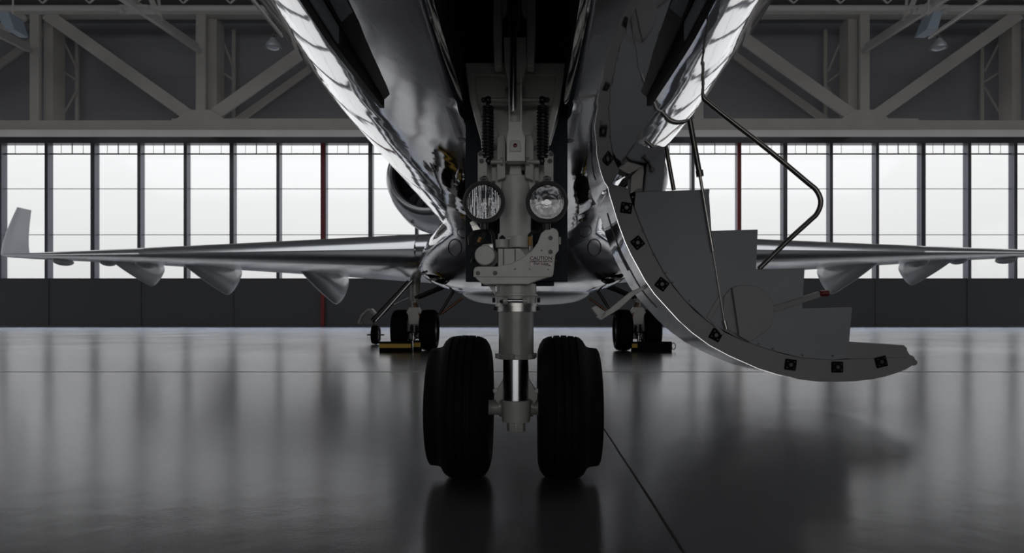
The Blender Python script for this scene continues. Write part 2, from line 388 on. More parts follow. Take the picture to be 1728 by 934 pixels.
# floor joints and painted line
b = NB(); boxr(b, (-WX, 7.34, .001), (WX, 7.40, .003)); kind(obj('trim_5', b, 'line'))
b = NB(); pts = []
for i in range(60):
    y = .6+i*.25; xx = .502+.0324*(y-3.816)+random.uniform(-.0015, .0015); pts.append((xx, y))
for (xa, ya), (xb, yb) in zip(pts, pts[1:]):
    v = [b.verts.new((xa-.003, ya, .0015)), b.verts.new((xa+.004, ya, .0015)), b.verts.new((xb+.004, yb, .0015)), b.verts.new((xb-.003, yb, .0015))]; b.faces.new(v)
kind(obj('trim_6', b, 'groove'))

# ================================================================ AIRCRAFT
YAW = math.atan(.0249)
ROOT = Vector((.009, 2.45, 0))
air = tag(empty('business_jet', ROOT, -YAW), 'polished silver business jet on its wheels with airstair door lowered', 'airplane')
Rin = Matrix.Rotation(YAW, 3, 'Z')
def L(px, py, d=0.0):
    o = Rin @ (Vector((0, 0, CH))-ROOT); r = Rin @ Vector(((px-CX)/F, 1, (HY-py)/F))
    t = (d-o.y)/r.y; return o+r*t
def Lw(px, d):  # px width to metres at local depth d
    return px*(2.45+d)/F

def interp(tab, y):
    xs = [t[0] for t in tab]
    if y <= xs[0]: return tab[0][1]
    if y >= xs[-1]: return tab[-1][1]
    for i in range(len(xs)-1):
        if y <= xs[i+1]:
            h = xs[i+1]-xs[i]; t = (y-xs[i])/h
            def sl(k):
                if k == 0: return (tab[1][1]-tab[0][1])/(xs[1]-xs[0])
                if k == len(xs)-1: return (tab[k][1]-tab[k-1][1])/(xs[k]-xs[k-1])
                a = (tab[k][1]-tab[k-1][1])/(xs[k]-xs[k-1]); c = (tab[k+1][1]-tab[k][1])/(xs[k+1]-xs[k])
                return 0 if a*c <= 0 else 2*a*c/(a+c)
            m0, m1 = sl(i)*h, sl(i+1)*h
            return (2*t**3-3*t**2+1)*tab[i][1]+(t**3-2*t**2+t)*m0+(-2*t**3+3*t**2)*tab[i+1][1]+(t**3-t**2)*m1
RT = [(-2.7, .02), (-2.6, .22), (-2.3, .50), (-1.8, .78), (-1.2, .98), (-.6, 1.12), (0, 1.22), (.7, 1.30), (1.5, 1.345), (14, 1.345), (18, 1.05), (22, .45), (23, .1)]
BT = [(-2.7, 1.98), (-2.6, 1.80), (-2.3, 1.60), (-1.8, 1.43), (-1.2, 1.355), (-.6, 1.338), (0, 1.335), (14, 1.335), (18, 1.85), (22, 3.0), (23, 3.4)]
ys = sorted(set([round(-2.7+.1*i, 3) for i in range(0, 60)] + [3.3+.35*i for i in range(0, 57)] + [-1.75, .35, 1.85, 2.55, -2.65, -2.58, -.15]))
def surf(y, th, off=0.0):
    R = interp(RT, y); b = interp(BT, y)
    return Vector(((R+off)*math.sin(th), y, b+R-(R+off)*math.cos(th)))
def hw(y): return .176 if y <= -.15 else .195
NBK = 4; NR = 130
fb = NB(); rings = []
for y in ys:
    R = interp(RT, y); t0 = math.asin(min(.9, hw(y)/max(R, .2)))
    ths = [-t0+2*t0*k/NBK for k in range(NBK)] + [t0+(2*PI-2*t0)*k/NR for k in range(NR)]
    rings.append((y, ths, [fb.verts.new(surf(y, th)) for th in ths]))
TH0, TH1 = math.radians(29), math.radians(112)
n = NBK+NR
for (ya, ta, A), (yb, tb, B) in zip(rings, rings[1:]):
    ym = (ya+yb)/2
    for k in range(n):
        th = ta[k]+.02
        if k < NBK and -1.75 < ym < .35: continue
        if 1.85 < ym < 2.55 and TH0 < th < TH1: continue
        fb.faces.new((A[k], A[(k+1) % n], B[(k+1) % n], B[k]))
from mathutils.bvhtree import BVHTree
bvh_fus = BVHTree.FromBMesh(fb)
fus = obj('fuselage', fb, 'skin', air, True, ang=60)
so = fus.modifiers.new('thickness', 'SOLIDIFY'); so.thickness = .012; so.offset = 0
# cabin doorway lining
b = NB()
secs = []
for y in (1.84, 2.56):
    pass
for y in (1.85, 2.55):
    p = [surf(y, TH0+(TH1-TH0)*k/16, -.012) for k in range(17)]; q = [surf(y, TH0+(TH1-TH0)*k/16, -.28) for k in range(17)]
    vv = [b.verts.new(v) for v in p]; ww = [b.verts.new(v) for v in q]
    for i in range(16): b.faces.new((vv[i], vv[i+1], ww[i+1], ww[i]))
obj('door_surround', b, 'stair', fus, True)
b = NB(); boxr(b, (-.6, 1.2, 1.66), (.72, 3.2, 1.70)); boxr(b, (-.62, 1.2, 1.70), (-.6, 3.2, 3.2)); obj('cabin_floor', b, 'stair', fus)
# wheel bay
b = NB(); z1 = 2.15
boxr(b, (-.21, -1.78, 1.36), (-.20, .40, z1)); boxr(b, (.20, -1.78, 1.36), (.21, .40, z1)); boxr(b, (-.21, -1.78, z1), (.21, .40, z1+.02)); boxr(b, (-.21, .38, 1.345), (.21, .40, z1)); boxr(b, (-.21, -1.8, 1.42), (.21, -1.78, z1))
for i in range(7): boxr(b, (-.20, -1.6+i*.3, 1.38), (-.185, -1.57+i*.3, z1)); boxr(b, (.185, -1.6+i*.3, 1.38), (.20, -1.57+i*.3, z1))
obj('wheel_bay', b, 'bay', fus)
# gear door blades under the belly
for s in (-1, 1):
    d = empty('gear_door', (0, 0, 0), 0, air)
    bpy.data.objects.remove(d)
    X = .505*s
    zb = lambda y, x=.505: interp(BT, y)+interp(RT, y)-math.sqrt(interp(RT, y)**2-x*x)
    yr = .08
    b = NB(); secs = []
    for i in range(17):
        y = -1.7+(yr+1.7)*i/16
        zt_ = zb(y)+.02; dep = .078
        if y > -.55: dep = .078*(1-.5*(y+.55)/(yr+.55))
        x0 = X
        secs.append([(X, y, zt_), (X+s*.008, y, zt_), (X+s*.018, y, zb(y)-dep), (X, y, zb(y)-dep)])
    loft(b, secs); dr = obj('gear_door', b, 'black', air)
    b = NB(); secs = []
    for i in range(13):
        y = -1.7+1.15*i/12; dep = .068
        secs.append([(X-s*.0005, y, zb(y)-.018), (X-s*.006, y, zb(y)-.018), (X-s*.006, y, zb(y)-dep), (X-s*.0005, y, zb(y)-dep)])
    loft(b, secs); obj('honeycomb_panel', b, 'mesh', dr)
    b = NB()
    prism(b, [(X-s*.014, -1.7, zb(-1.7, .49)-.002), (X-s*.014, -.75, zb(-.75, .49)-.002), (X-s*.004, .04, zb(.04)), (X-s*.004, -1.7, zb(-1.7))], (0, 0, -.012)); obj('hinge_strip', b, 'black', dr)

# ---------------- nose gear strut
SG = empty('nose_landing_gear', (0, 0, 0), 0, air)
DS = -.07      # local depth of the strut axis
DF = -.13      # front faces
cxs = 869.5
def P(px, py, d=DF): return L(px, py, d)
def vcyl(bm, x0, x1, ya, yb, d=DS, n=40, taper=1.0):
    c = (x0+x1)/2; r = Lw((x1-x0)/2, d)
    cyl(bm, L(c, ya, d), L(c, yb, d), r, r*taper, n)
def poly(bm, pts, d, th): prism(bm, [L(x, y, d) for x, y in pts], (0, th, 0))
def mir(pts, c=cxs): return [(2*c-x, y) for x, y in pts]
b = NB(); vcyl(b, 841.5, 900.5, 526, 601); vcyl(b, 839.5, 903, 599, 606)
for a in range(6):
    t = a*PI/3+.3; c = L(871, 602, DS); r = Lw(31, DS); cyl(b, c+Vector((r*math.cos(t), r*math.sin(t), -.006)), c+Vector((r*math.cos(t), r*math.sin(t), .012)), .012, n=10)
obj('outer_cylinder', b, 'lower_gear', SG, True, .0015)
b = NB(); vcyl(b, 839, 906, 517, 526.5); vcyl(b, 836, 908, 513, 517.5); obj('steel_ring', b, 'steel', SG, True)
b = NB(); vcyl(b, 849, 891, 606, 676); obj('chrome_piston', b, 'chrome', SG, True)
for px, bl in ((853, 0), (887, 0)):
    pass
b = NB(); vcyl(b, 846, 896, 675, 712, taper=.94) if False else cyl(b, L(871, 712, DS), L(871, 675, DS), Lw(23.5, DS), Lw(25.5, DS), 40)
vcyl(b, 855, 887, 712, 728, n=8); vcyl(b, 860, 882, 726, 729.5, n=24)
obj('axle_housing', b, 'gear', SG, True, .002)
b = NB(); cyl(b, L(822, 688, DS+.05), L(921, 688, DS+.05), Lw(13, DS)); cyl(b, L(842, 686, DS+.05), L(900, 686, DS+.05), Lw(18, DS)); obj('axle', b, 'gear', SG, True)
b = NB()
for pts in ([(851, 606), (849, 640), (838, 659), (834, 657), (835, 675), (848, 692), (852, 700)],):
    poly(b, pts, DS+.02, .03); poly(b, mir(pts, 871), DS+.02, .03)
for px in (836, 906): cyl(b, L(px, 660, DS+.01), L(px, 660, DS+.06), .010, n=12)
objs('torque_link', b, 'gear', SG, False, .002)
# collar assembly
b = NB(); vcyl(b, 838, 905, 480, 514); vcyl(b, 835, 908, 497, 501)
poly(b, [(836, 482), (825, 476), (823, 480), (836, 500)], DF+.03, .01)
for px in (853, 886): cyl(b, L(px-4, 508, DF-.005), L(px+4, 508, DF-.005), Lw(7, DF), n=20)
boxr(b, L(846, 503, DF), L(893, 513, DF+.05))
obj('steering_collar', b, 'gear', SG, True, .001)
b = NB(); cyl(b, L(857, 508, DF-.008), L(882, 508, DF-.008), Lw(3.4, DF)); obj('link_pin', b, 'chrome', SG, True)
b = NB(); cyl(b, L(843, 509, DF-.006), L(850, 509, DF-.006), .003, .011, n=12)
for px in (833.5, 909): cyl(b, L(px-2.5, 507, DS), L(px+2.5, 507, DS), .009, n=8)
for px, py in ((835, 521), (908, 521)): sphere(b, L(px, py, DS), .007)
objs('collar_bolt', b, 'black', SG)
# main casting
b = NB(); vcyl(b, 843, 896, 300, 482); vcyl(b, 840, 899, 395, 482, d=DS+.01)
poly(b, [(862, 268), (878, 268), (884, 330), (880, 380), (884, 404), (856, 404), (860, 380), (855, 330)], DF+.012, .05)
obj('main_casting', b, 'gear_light', SG, True, .003)
b = NB()   # broad upper yoke with raised rim
out = [(784, 120), (955, 120), (944, 170), (926, 236), (923, 300), (900, 332), (839, 332), (816, 300), (813, 236), (795, 170)]
poly(b, out, DS+.02, .03)
L1 = [(784, 105), (800, 118), (806, 170), (822, 236), (824, 270), (815, 270), (811, 236), (793, 170)]
poly(b, L1, DS-.01, .05); poly(b, mir(L1), DS-.01, .05)
poly(b, [(784, 105), (955, 105), (950, 128), (789, 128)], DS-.01, .05)
obj('upper_yoke', b, 'yoke', SG, False, .006)
# lettering ticks on yoke
for px, rows in ((825, 4), (814, 3)):
    pass
def text(s, loc, size, m, parent, rot=(PI/2, 0, 0), nm='lettering', ext=.0004, off=.0004):
    c = bpy.data.curves.new(nm, 'FONT'); c.body = s; c.size = size; c.align_x = 'CENTER'; c.align_y = 'CENTER'; c.extrude = ext
    c.materials.append(M[m]); t = bpy.data.objects.new(nm, c); COL.objects.link(t); c.offset = off
    bpy.context.view_layer.update()
    me = bpy.data.meshes.new_from_object(t.evaluated_get(bpy.context.evaluated_depsgraph_get())); bpy.data.objects.remove(t)
    me.materials.clear(); me.materials.append(M[m])
    o = bpy.data.objects.new(nm, me); COL.objects.link(o); o.parent = parent; o.location = loc; o.rotation_euler = rot; return o
# lugs either side of centre link
b = NB()
lug = [(839, 234), (843, 228), (852, 228), (853, 252), (853, 300), (839, 305), (838, 270)]
poly(b, lug, DF-.01, .07); poly(b, mir(lug), DF-.01, .07)
lug = [(828, 214), (838, 212), (841, 226), (840, 262), (838, 306), (830, 306)]
poly(b, lug, DF+.03, .05); poly(b, mir(lug), DF+.03, .05)
web = [(838, 290), (833, 330), (846, 320), (853, 270), (848, 268)]
poly(b, web, DF+.02, .04); poly(b, mir(web), DF+.02, .04)
objs('lug_plate', b, 'gear', SG, False, .003)
# centre drag link with slot
b = NB()
poly(b, [(850, 62), (888, 62), (889, 110), (881, 140), (858, 140), (851, 110)], DS-.11, .04)
obj('link_head', b, 'yoke', SG, False, .004)
b = NB()
for pts in ([(858, 125), (861, 125), (861, 206), (858, 206)], [(877.5, 125), (881, 125), (881, 206), (877.5, 206)]):
    poly(b, pts, DS-.125, .05)
poly(b, [(858, 205), (881, 205), (881, 218), (886, 232), (886, 272), (855, 272), (855, 232), (858, 218)], DS-.125, .05)
poly(b, [(858, 125), (881, 125), (881, 206), (858, 206)], DS-.09, .012)
obj('drag_link', b, 'yoke', SG, False, .002)
b = NB(); cyl(b, L(866, 188, DS-.13), L(867, -40, DS-.17), Lw(5.5, DF), n=24); cyl(b, L(868, 60, DS-.10), L(868, -60, DS-.10), .022); obj('chrome_rod', b, 'chrome', SG, True)
b = NB(); sphere(b, L(869.5, 246, DS-.126), Lw(4.6, DF), 16, (1, .5, 1)); obj('red_indicator', b, 'red', SG, True)
b = NB(); poly(b, [(861, 237), (878, 237), (880, 256), (859, 256)], DS-.129, .01); obj('indicator_pad', b, 'gear_light', SG, False, .003)
# upper fork
fk = [(833, -30), (846, -30), (847, 20), (847, 112), (834, 114), (832, 60), (832, 22)]
b = NB(); poly(b, fk, DS-.14, .05); poly(b, mir(fk, 868), DS-.14, .05)
arch = [(847, -30), (856, -30), (856, 20), (848, 30)]
poly(b, arch, DS-.11, .03); poly(b, mir(arch, 868), DS-.11, .03)
horn = [(833, 22), (845, -40), (850, -40), (850, 10), (846, 24)]
poly(b, horn, DS-.12, .04); poly(b, mir(horn, 868), DS-.12, .04)
obj('upper_fork', b, 'yoke', SG, False, .005)
b = NB(); poly(b, [(856, 48), (862, 34), (862, -40), (875, -40), (875, 34), (880, 48)], DS-.10, .03); obj('actuator_boot', b, 'black', SG, False, .003)
# bay fittings right
b = NB()
poly(b, [(927, 25), (950, 25), (952, 80), (960, 95), (958, 120), (920, 120), (914, 96), (927, 92)], .06, .05)
poly(b, [(936, -20), (952, -20), (951, 78), (938, 80)], .0, .06); cyl(b, L(944, 90, .02), L(944, 103, .02), .02)
obj('bay_bracket', b, 'bay', fus, False, .004)
b = NB()
for px in (822, 913): cyl(b, L(px, 14, -.05), L(px, 40, -.05), .005, n=8)
objs('bay_wire', b, 'amber', fus)
# spring units
for s, cx_ in ((-1, 823), (1, 916)):
    c2 = cx_; b = NB()
    n_, T_ = 15, 15
    pts = []
    for i in range(15*16+1):
        t = i/16; y = 182+ (265-182)*t/15; a = 2*PI*t
        c = L(c2, y, DF-.01); pts.append(c+Vector((Lw(8.8, DF)*math.cos(a), Lw(8.8, DF)*math.sin(a), 0)))
    tube(b, pts, .0038, 8)
    cyl(b, L(c2, 265, DF-.01), L(c2, 182, DF-.01), Lw(6.4, DF), n=20); cyl(b, L(c2, 184, DF-.01), L(c2, 180, DF-.01), Lw(9, DF)); cyl(b, L(c2, 268, DF-.01), L(c2, 263, DF-.01), Lw(9, DF))
    cyl(b, L(c2, 275, DF-.01), L(c2, 265, DF-.01), Lw(4, DF))
    for yy in (169, 272.5):
        sphere(b, L(c2-s*1, yy, DF-.01), Lw(6.6, DF)); sphere(b, L(c2+s*7, yy, DF-.01), Lw(4.5, DF)); cyl(b, L(c2, yy, DF-.01), L(c2, 180 if yy < 200 else 262, DF-.01), Lw(3, DF))
    obj('coil_spring', b, 'black', SG, True)
b = NB()
for (xa, xb, yy, r1, r2) in ((827, 858, 169, 3.3, 4.6), (881, 912, 169, 4.6, 3.3), (827, 845, 273.5, 3.6, 3.6), (894, 912, 273.5, 3.6, 3.6), (853, 886, 274, 2.4, 2.4)):
    cyl(b, L(xa, yy, DF-.012), L(xb, yy, DF-.012), Lw(r1, DF), Lw(r2, DF))
for px in (846.5, 891): cyl(b, L(px-2, 273, DF-.012), L(px+2, 273, DF-.012), Lw(7, DF))
objs('spring_pin', b, 'gear', SG, True)
b = NB()
for px, py in ((856, 151), (883, 151), (856, 182), (884, 182), (883, 284), (896, 285), (835, 248), (902, 250)):
    cyl(b, L(px, py, DS-.04), L(px, py, DS+.01), Lw(4, DF), n=10)
objs('bolt_head', b, 'black', SG)
# light brackets
br = [(806, 258), (811, 254), (817, 257), (822, 266), (822, 300), (826, 306), (826, 318), (806, 318), (806, 300)]
b = NB(); poly(b, br, DF-.02, .012); poly(b, mir(br, 870), DF-.02, .012); objs('light_bracket', b, 'gear', SG, False, .002)
b = NB()
for px, py, r in ((811, 260, 4), (812.5, 272, 4), (930, 260, 4), (928, 272, 4), (813, 302, 3.5), (927, 302, 3.5)): cyl(b, L(px, py, DF-.023), L(px, py, DF-.01), Lw(r, DF), n=16)
objs('bolt_head', b, 'black', SG)
# rear door panel behind the strut
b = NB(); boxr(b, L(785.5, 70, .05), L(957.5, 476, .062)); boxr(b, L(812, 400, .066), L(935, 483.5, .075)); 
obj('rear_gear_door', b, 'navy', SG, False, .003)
b = NB()
for pts in ([(786, 150), (788, 150), (818, 244), (815, 246)], [(958, 150), (955, 150), (925, 244), (929, 246)]): poly(b, pts, .02, .02)
objs('door_edge_strip', b, 'chrome', SG)

# landing lights
def landing_light(px, py, style):
    o = L(px, py, -.20)
    g = empty('landing_light', o, 0, air)
    R0 = Lw(36, -.2); Ri = Lw(29, -.2)
    b = NB(); lathe(b, [(0, Ri), (-.004, Ri+.002), (-.008, R0-.006), (-.004, R0-.001), (.006, R0), (.022, R0), (.024, Ri+.004), (.05, Ri*.9), (.09, Ri*.45), (.10, 0)], (0, 0, 0), (0, 1, 0), 72)
    obj('light_rim', b, 'rimgrey', g, True)
    b = NB(); lathe(b, [(.004, Ri*.985), (.03, Ri*.86), (.055, Ri*.55), (.062, .015), (.062, 0)], (0, 0, 0), (0, 1, 0), 64); obj('reflector_bowl', b, 'bowl', g, True)
    b = NB()
    N = 56; vs = {}
    if style == 'ribbed':
        lathe(b, [(-.001, Ri), (-.002, Ri*.6), (-.003, 0)], (0, 0, 0), (0, 1, 0), 64); obj('ribbed_lens', b, 'lens', g, True)
        b = NB(); x = -Ri+.004
        rnd = random.Random(3)
        while x < Ri-.003:
            h = math.sqrt(max(0, Ri*Ri*.93-x*x)); w = .0021
            z = -h
            while z < h-.002:
                ln = rnd.uniform(.018, .06); zz = min(h, z+ln)
                cyl(b, (x+rnd.uniform(-.0003, .0003), -.003, z), (x, -.003, zz-.001), w*rnd.uniform(.7, 1.1), n=6); z = zz
            x += .0056
        obj('lens_ribs', b, 'rib', g)
    else:
        lathe(b, [(-.001, Ri), (-.003, Ri*.6), (-.004, 0)], (0, 0, 0), (0, 1, 0), 64); obj('clear_lens', b, 'lens', g, True)
        b = NB(); cyl(b, (0, .005, 0), (0, .06, 0), .010, n=20); cyl(b, (0, .0, 0), (0, .012, 0), .0065, n=16)
        for sx in (-.014, .010): cyl(b, (sx, .004, -.001), (sx, .012, -.001), .006, n=16)
        cyl(b, (-.004, .008, -.002), (-.044, .008, -.012), .0014, n=8); cyl(b, (.008, .010, -.02), (.008, .010, -Ri*.9), .0009, n=8); cyl(b, (.03, .01, .02), (.05, .01, .03), .0012, n=8)
        obj('bulb_holder', b, 'alu', g, True)
    b = NB(); cyl(b, (0, .005, R0-.005), (0, .03, R0+.012), .012, n=12); boxr(b, (-.012, .0, R0-.006), (.012, .02, R0+.012)); obj('mounting_clamp', b, 'black', g)
    b = NB(); cyl(b, (0, .02, -R0+.002), (0, .02, -R0-.02), .014, n=14); obj('cable_gland', b, 'black', g)
M['rimgrey'] = mat('dark_rubber_rim', (.07, .07, .075), .45)
M['bowl'] = mat('silvered_bowl', (.50, .51, .52), .06, 1.0, bump=(17, 1.0, .009))
mm = mat('clear_lens_glass', (1, 1, 1), .02); M['lens'] = mm
nt = mm.node_tree; gl = nt.nodes.new('ShaderNodeBsdfGlass'); gl.inputs['IOR'].default_value = 1.08; gl.inputs['Roughness'].default_value = .02
tp = nt.nodes.new('ShaderNodeBsdfTransparent'); gs = nt.nodes.new('ShaderNodeBsdfGlossy'); gs.inputs['Roughness'].default_value = .05
mi = nt.nodes.new('ShaderNodeMixShader'); mi.inputs[0].default_value = .05
nt.links.new(tp.outputs[0], mi.inputs[1]); nt.links.new(gs.outputs[0], mi.inputs[2]); nt.links.new(mi.outputs[0], nt.nodes['Material Output'].inputs['Surface'])
nt.nodes.remove(gl)
M['rib'] = mat('lens_rib_glass', (.30, .31, .33), .16, .8)
landing_light(816.5, 341, 'ribbed'); landing_light(923, 341, 'clear')

# overtow switch plate and accessories
b = NB()
plate = [(799, 468), (799, 457), (801, 452), (806, 450), (838, 450), (860, 446), (879, 437), (896, 425), (907, 410), (913, 394), (922, 386.5), (934, 385), (940, 388), (942.5, 394), (943, 423), (937, 431), (934, 463), (932, 467), (929, 468)]
poly(b, plate, -.185, .006); poly(b, [(800, 466), (933, 466), (905, 474), (892, 480), (815, 480), (805, 472)], -.18, .05)
sp = obj('switch_plate', b, 'gear', SG, False, .0015)
b = NB()
for px, py, r in ((929, 402, 3.8), (929, 425.5, 3.8), (806.5, 461.5, 3.8), (835.5, 461.5, 3.8), (914, 423, 1.3), (869, 454.5, 1.5), (894, 454.5, 1.2), (925, 455, 1.2)): cyl(b, L(px, py, -.187), L(px, py, -.180), Lw(r, -.185), n=20)
objs('plate_bolt', b, 'black', SG)
b = NB(); boxr(b, L(895, 432.5, -.188), L(931.5, 449.5, -.1865)); pc = obj('caution_placard', b, 'placard', SG)
for s_, y_, sz in (('CAUTION', 436.4, .0168), ('OVERTOW SWITCH', 441.8, .0084), ('STAY CLEAR', 446, .0092)):
    t = text(s_, L(913, y_, -.1885), sz, 'ink', SG)
b = NB(); cyl(b, L(920, 448.3, -.189), L(927, 448.3, -.189), .0006, n=6); cyl(b, L(926, 448.3, -.189), L(930, 448.3, -.189), .002, .0002, n=6); obj('placard_arrow', b, 'ink', SG)
b = NB(); lathe(b, [(0, 0), (0, Lw(15.5, -.2)), (.004, Lw(17, -.2)), (.05, Lw(17, -.2))], L(818, 431, -.2), (0, 1, 0), 48); poly(b, [(806, 421), (815, 413), (832, 411), (833, 426), (825, 446), (806, 430)], -.175, .03)
obj('motor_cover', b, 'gear_light', SG, True)
b = NB(); cyl(b, L(824, 435, -.15), L(824, 435, -.11), Lw(17, -.15), n=40); obj('motor_body', b, 'black', SG, True)
b = NB()
for i, pts in enumerate([[(812, 390), (800, 392), (792, 402), (793, 412), (800, 416), (806, 413)], [(812, 388), (826, 388), (832, 396), (833, 410)], [(893, 408), (893, 398), (900, 391), (912, 392), (918, 380)], [(815, 385), (818, 396), (812, 408)]]):
    q = [L(x, y, -.14) for x, y in pts]
    tube(b, q, .0065, 8)
objs('black_hose', b, 'black', SG, True)
b = NB(); cyl(b, L(811, 401, -.16), L(807, 409, -.16), .006); cyl(b, L(894.5, 400, -.15), L(894.5, 415, -.15), .008); objs('cable_sleeve', b, 'amber', SG, True)
b = NB(); poly(b, [(793, 376), (797, 373), (802, 374), (811, 388), (806, 394), (800, 393)], -.13, .008); 
cyl(b, L(797.5, 377.5, -.135), L(797.5, 377.5, -.13), .008, n=16); cyl(b, L(829, 416, -.18), L(829, 416, -.17), .006, n=12)
cyl(b, L(894, 416, -.15), L(894, 425, -.15), .007, .004); objs('small_fitting', b, 'steel', SG, True)
b = NB(); vcyl(b, 836, 858, 405, 419, d=-.155); vcyl(b, 857, 893, 400, 419, d=-.135); poly(b, [(853, 403), (872, 396), (884, 401), (892, 404), (853, 404)], -.16, .04)
boxr(b, L(841, 420, -.165), L(850, 452, -.12)); boxr(b, L(850.5, 420, -.16), L(869, 452, -.12)); poly(b, [(870, 419), (878, 420), (888, 432), (870, 444)], -.16, .03)
obj('actuator_block', b, 'gear_light', SG, True, .002)
b = NB(); cyl(b, L(847.5, 406, -.165), L(847.5, 400, -.165), .012, .010, n=8); cyl(b, L(847.5, 400, -.165), L(847.5, 397, -.165), .008, .002, n=8)
boxr(b, L(869.2, 420, -.161), L(870.4, 446, -.14)); sphere(b, L(798, 441, -.1), .008); sphere(b, L(937, 441, -.1), .006); objs('black_cap', b, 'black', SG)
b = NB(); boxr(b, L(943, 400, -.1), L(946, 414, -.08)); boxr(b, L(890, 470, -.14), L(903, 478, -.1)); obj('side_clip', b, 'gear', SG, False, .001)

# nose wheels
def nose_wheel(cx, s):
    """s=+1: outboard is +x"""
    o = Vector((cx, 0, .262))
    g = empty('nose_wheel', o, 0, air)
    prof = [(-.045, .115), (-.062, .125), (-.083, .15), (-.092, .18), (-.092, .205), (-.085, .23), (-.072, .25), (-.056, .2585),
            (-.040, .262), (-.038, .256), (-.034, .256), (-.032, .2635), (-.012, .2645), (-.010, .258), (-.006, .258), (-.004, .2647),
            (.014, .2645), (.016, .258), (.020, .258), (.022, .2635), (.040, .262), (.042, .257), (.046, .257), (.048, .261), (.062, .256), (.074, .246), (.082, .232), (.088, .224), (.100, .219), (.115, .2175),
            (.127, .2160), (.131, .210), (.126, .200), (.108, .196), (.096, .188), (.088, .165), (.074, .14), (.060, .123), (.045, .115)]
    b = NB(); lathe(b, prof, (0, 0, 0), (s, 0, 0), 128, closed=True); obj('tyre', b, 'rubber', g, True, ang=50)
    prof = [(-.062, .128), (-.066, .120), (-.060, .110), (-.035, .100), (-.028, .060), (-.055, .050), (-.060, .030), (-.060, 0), (.05, 0), (.055, .03), (.03, .06), (.035, .1), (.060, .112), (.062, .126)]
    b = NB(); lathe(b, prof, (0, 0, 0), (s, 0, 0), 64)
    for k in range(8):
        a = k*PI/4; cyl(b, (-s*.038, .08*math.cos(a), .08*math.sin(a)), (-s*.02, .08*math.cos(a), .08*math.sin(a)), .008, n=8)
    obj('wheel_rim', b, 'lug', g, True)
nose_wheel(-.178, -1); nose_wheel(.178, 1)

# ---------------- main gear
MY = 10.02
for s in (-1, 1):
    xs_ = s*2.10
    g = empty('main_landing_gear', (xs_, MY, 0), 0, air)
    b = NB(); cyl(b, (0, 0, 1.5), (0, 0, .95), .10); cyl(b, (0, 0, .95), (0, 0, .62), .075); 
    prism(b, [(-.16, -.16, .70), (-.17, -.16, .38), (-.08, -.16, .36), (-.08, -.16, .50), (.08, -.16, .50), (.08, -.16, .36), (.17, -.16, .38), (.16, -.16, .70), (.09, -.16, .82), (-.09, -.16, .82)], (0, .12, 0))
    obj('gear_leg', b, 'gear', g, True, .006)
    b = NB(); cyl(b, (-.32, 0, .388), (.32, 0, .388), .06); cyl(b, (0, -.1, .48), (0, -.1, .30), .06); boxr(b, (-.1, -.1, .22), (.1, .05, .33)); obj('axle_beam', b, 'gear_dark', g, True)
    b = NB(); cyl(b, (0, -.2, .30), (0, -.2, .18), .03); sphere(b, (0, -.2, .32), .04); sphere(b, (.03, -.21, .24), .03); obj('brake_fitting', b, 'steel', g, True)
    b = NB(); cyl(b, (0, -.05, .98), (-s*.62, .1, 1.25), .045); cyl(b, (0, -.09, 1.0), (-s*.62, .06, 1.28), .03); obj('side_brace', b, 'black', g, True)
    b = NB(); cyl(b, (0, -.1, .9), (-s*.17, -.15, .55), .035); cyl(b, (-s*.5, 0, .70), (-s*.90, 0, 1.0), .025); objs('hydraulic_tube', b, 'bronze', g, True)
    b = NB(); cyl(b, (-s*.45, 0, .68), (-s*.78, 0, 1.20), .03); obj('retraction_rod', b, 'black', g, True)
    if s < 0:
        b = NB(); cyl(b, (-.08, -.2, 1.3), (-.78, -.2, .56), .045); obj('outer_brace', b, 'black', g, True)
        b = NB(); cyl(b, (-.02, -.22, 1.32), (-.70, -.22, .56), .035); cyl(b, (-.4, -.2, .86), (-.08, -.2, 1.0), .012); obj('polished_rod', b, 'alu', g, True)
    for wsx in (-1, 1):
        cx_ = .265*wsx; wp = [(-.10, .20), (-.145, .24), (-.16, .29), (-.15, .34), (-.12, .375), (-.08, .387), (0, .39), (.08, .387), (.12, .375), (.15, .34), (.16, .29), (.145, .24), (.10, .20)]
        wh = empty('main_wheel', (xs_+cx_, MY, .39), 0, air)
        b = NB(); lathe(b, wp, (0, 0, 0), (1, 0, 0), 80, closed=True); obj('tyre', b, 'rubber', wh, True)
        b = NB(); lathe(b, [(-.11, .215), (-.12, .205), (-.08, .17), (-.05, .1), (-.10, .07), (-.11, 0), (.11, 0), (.10, .07), (.05, .1), (.08, .17), (.12, .205), (.11, .215)], (0, 0, 0), (1, 0, 0), 48)
        for k in range(9):
            a = k*2*PI/9
            for q in (-1, 1): cyl(b, (q*.065, .14*math.cos(a), .14*math.sin(a)), (q*.085, .14*math.cos(a), .14*math.sin(a)), .015, n=8)
        obj('wheel_rim', b, 'alu', wh, True)

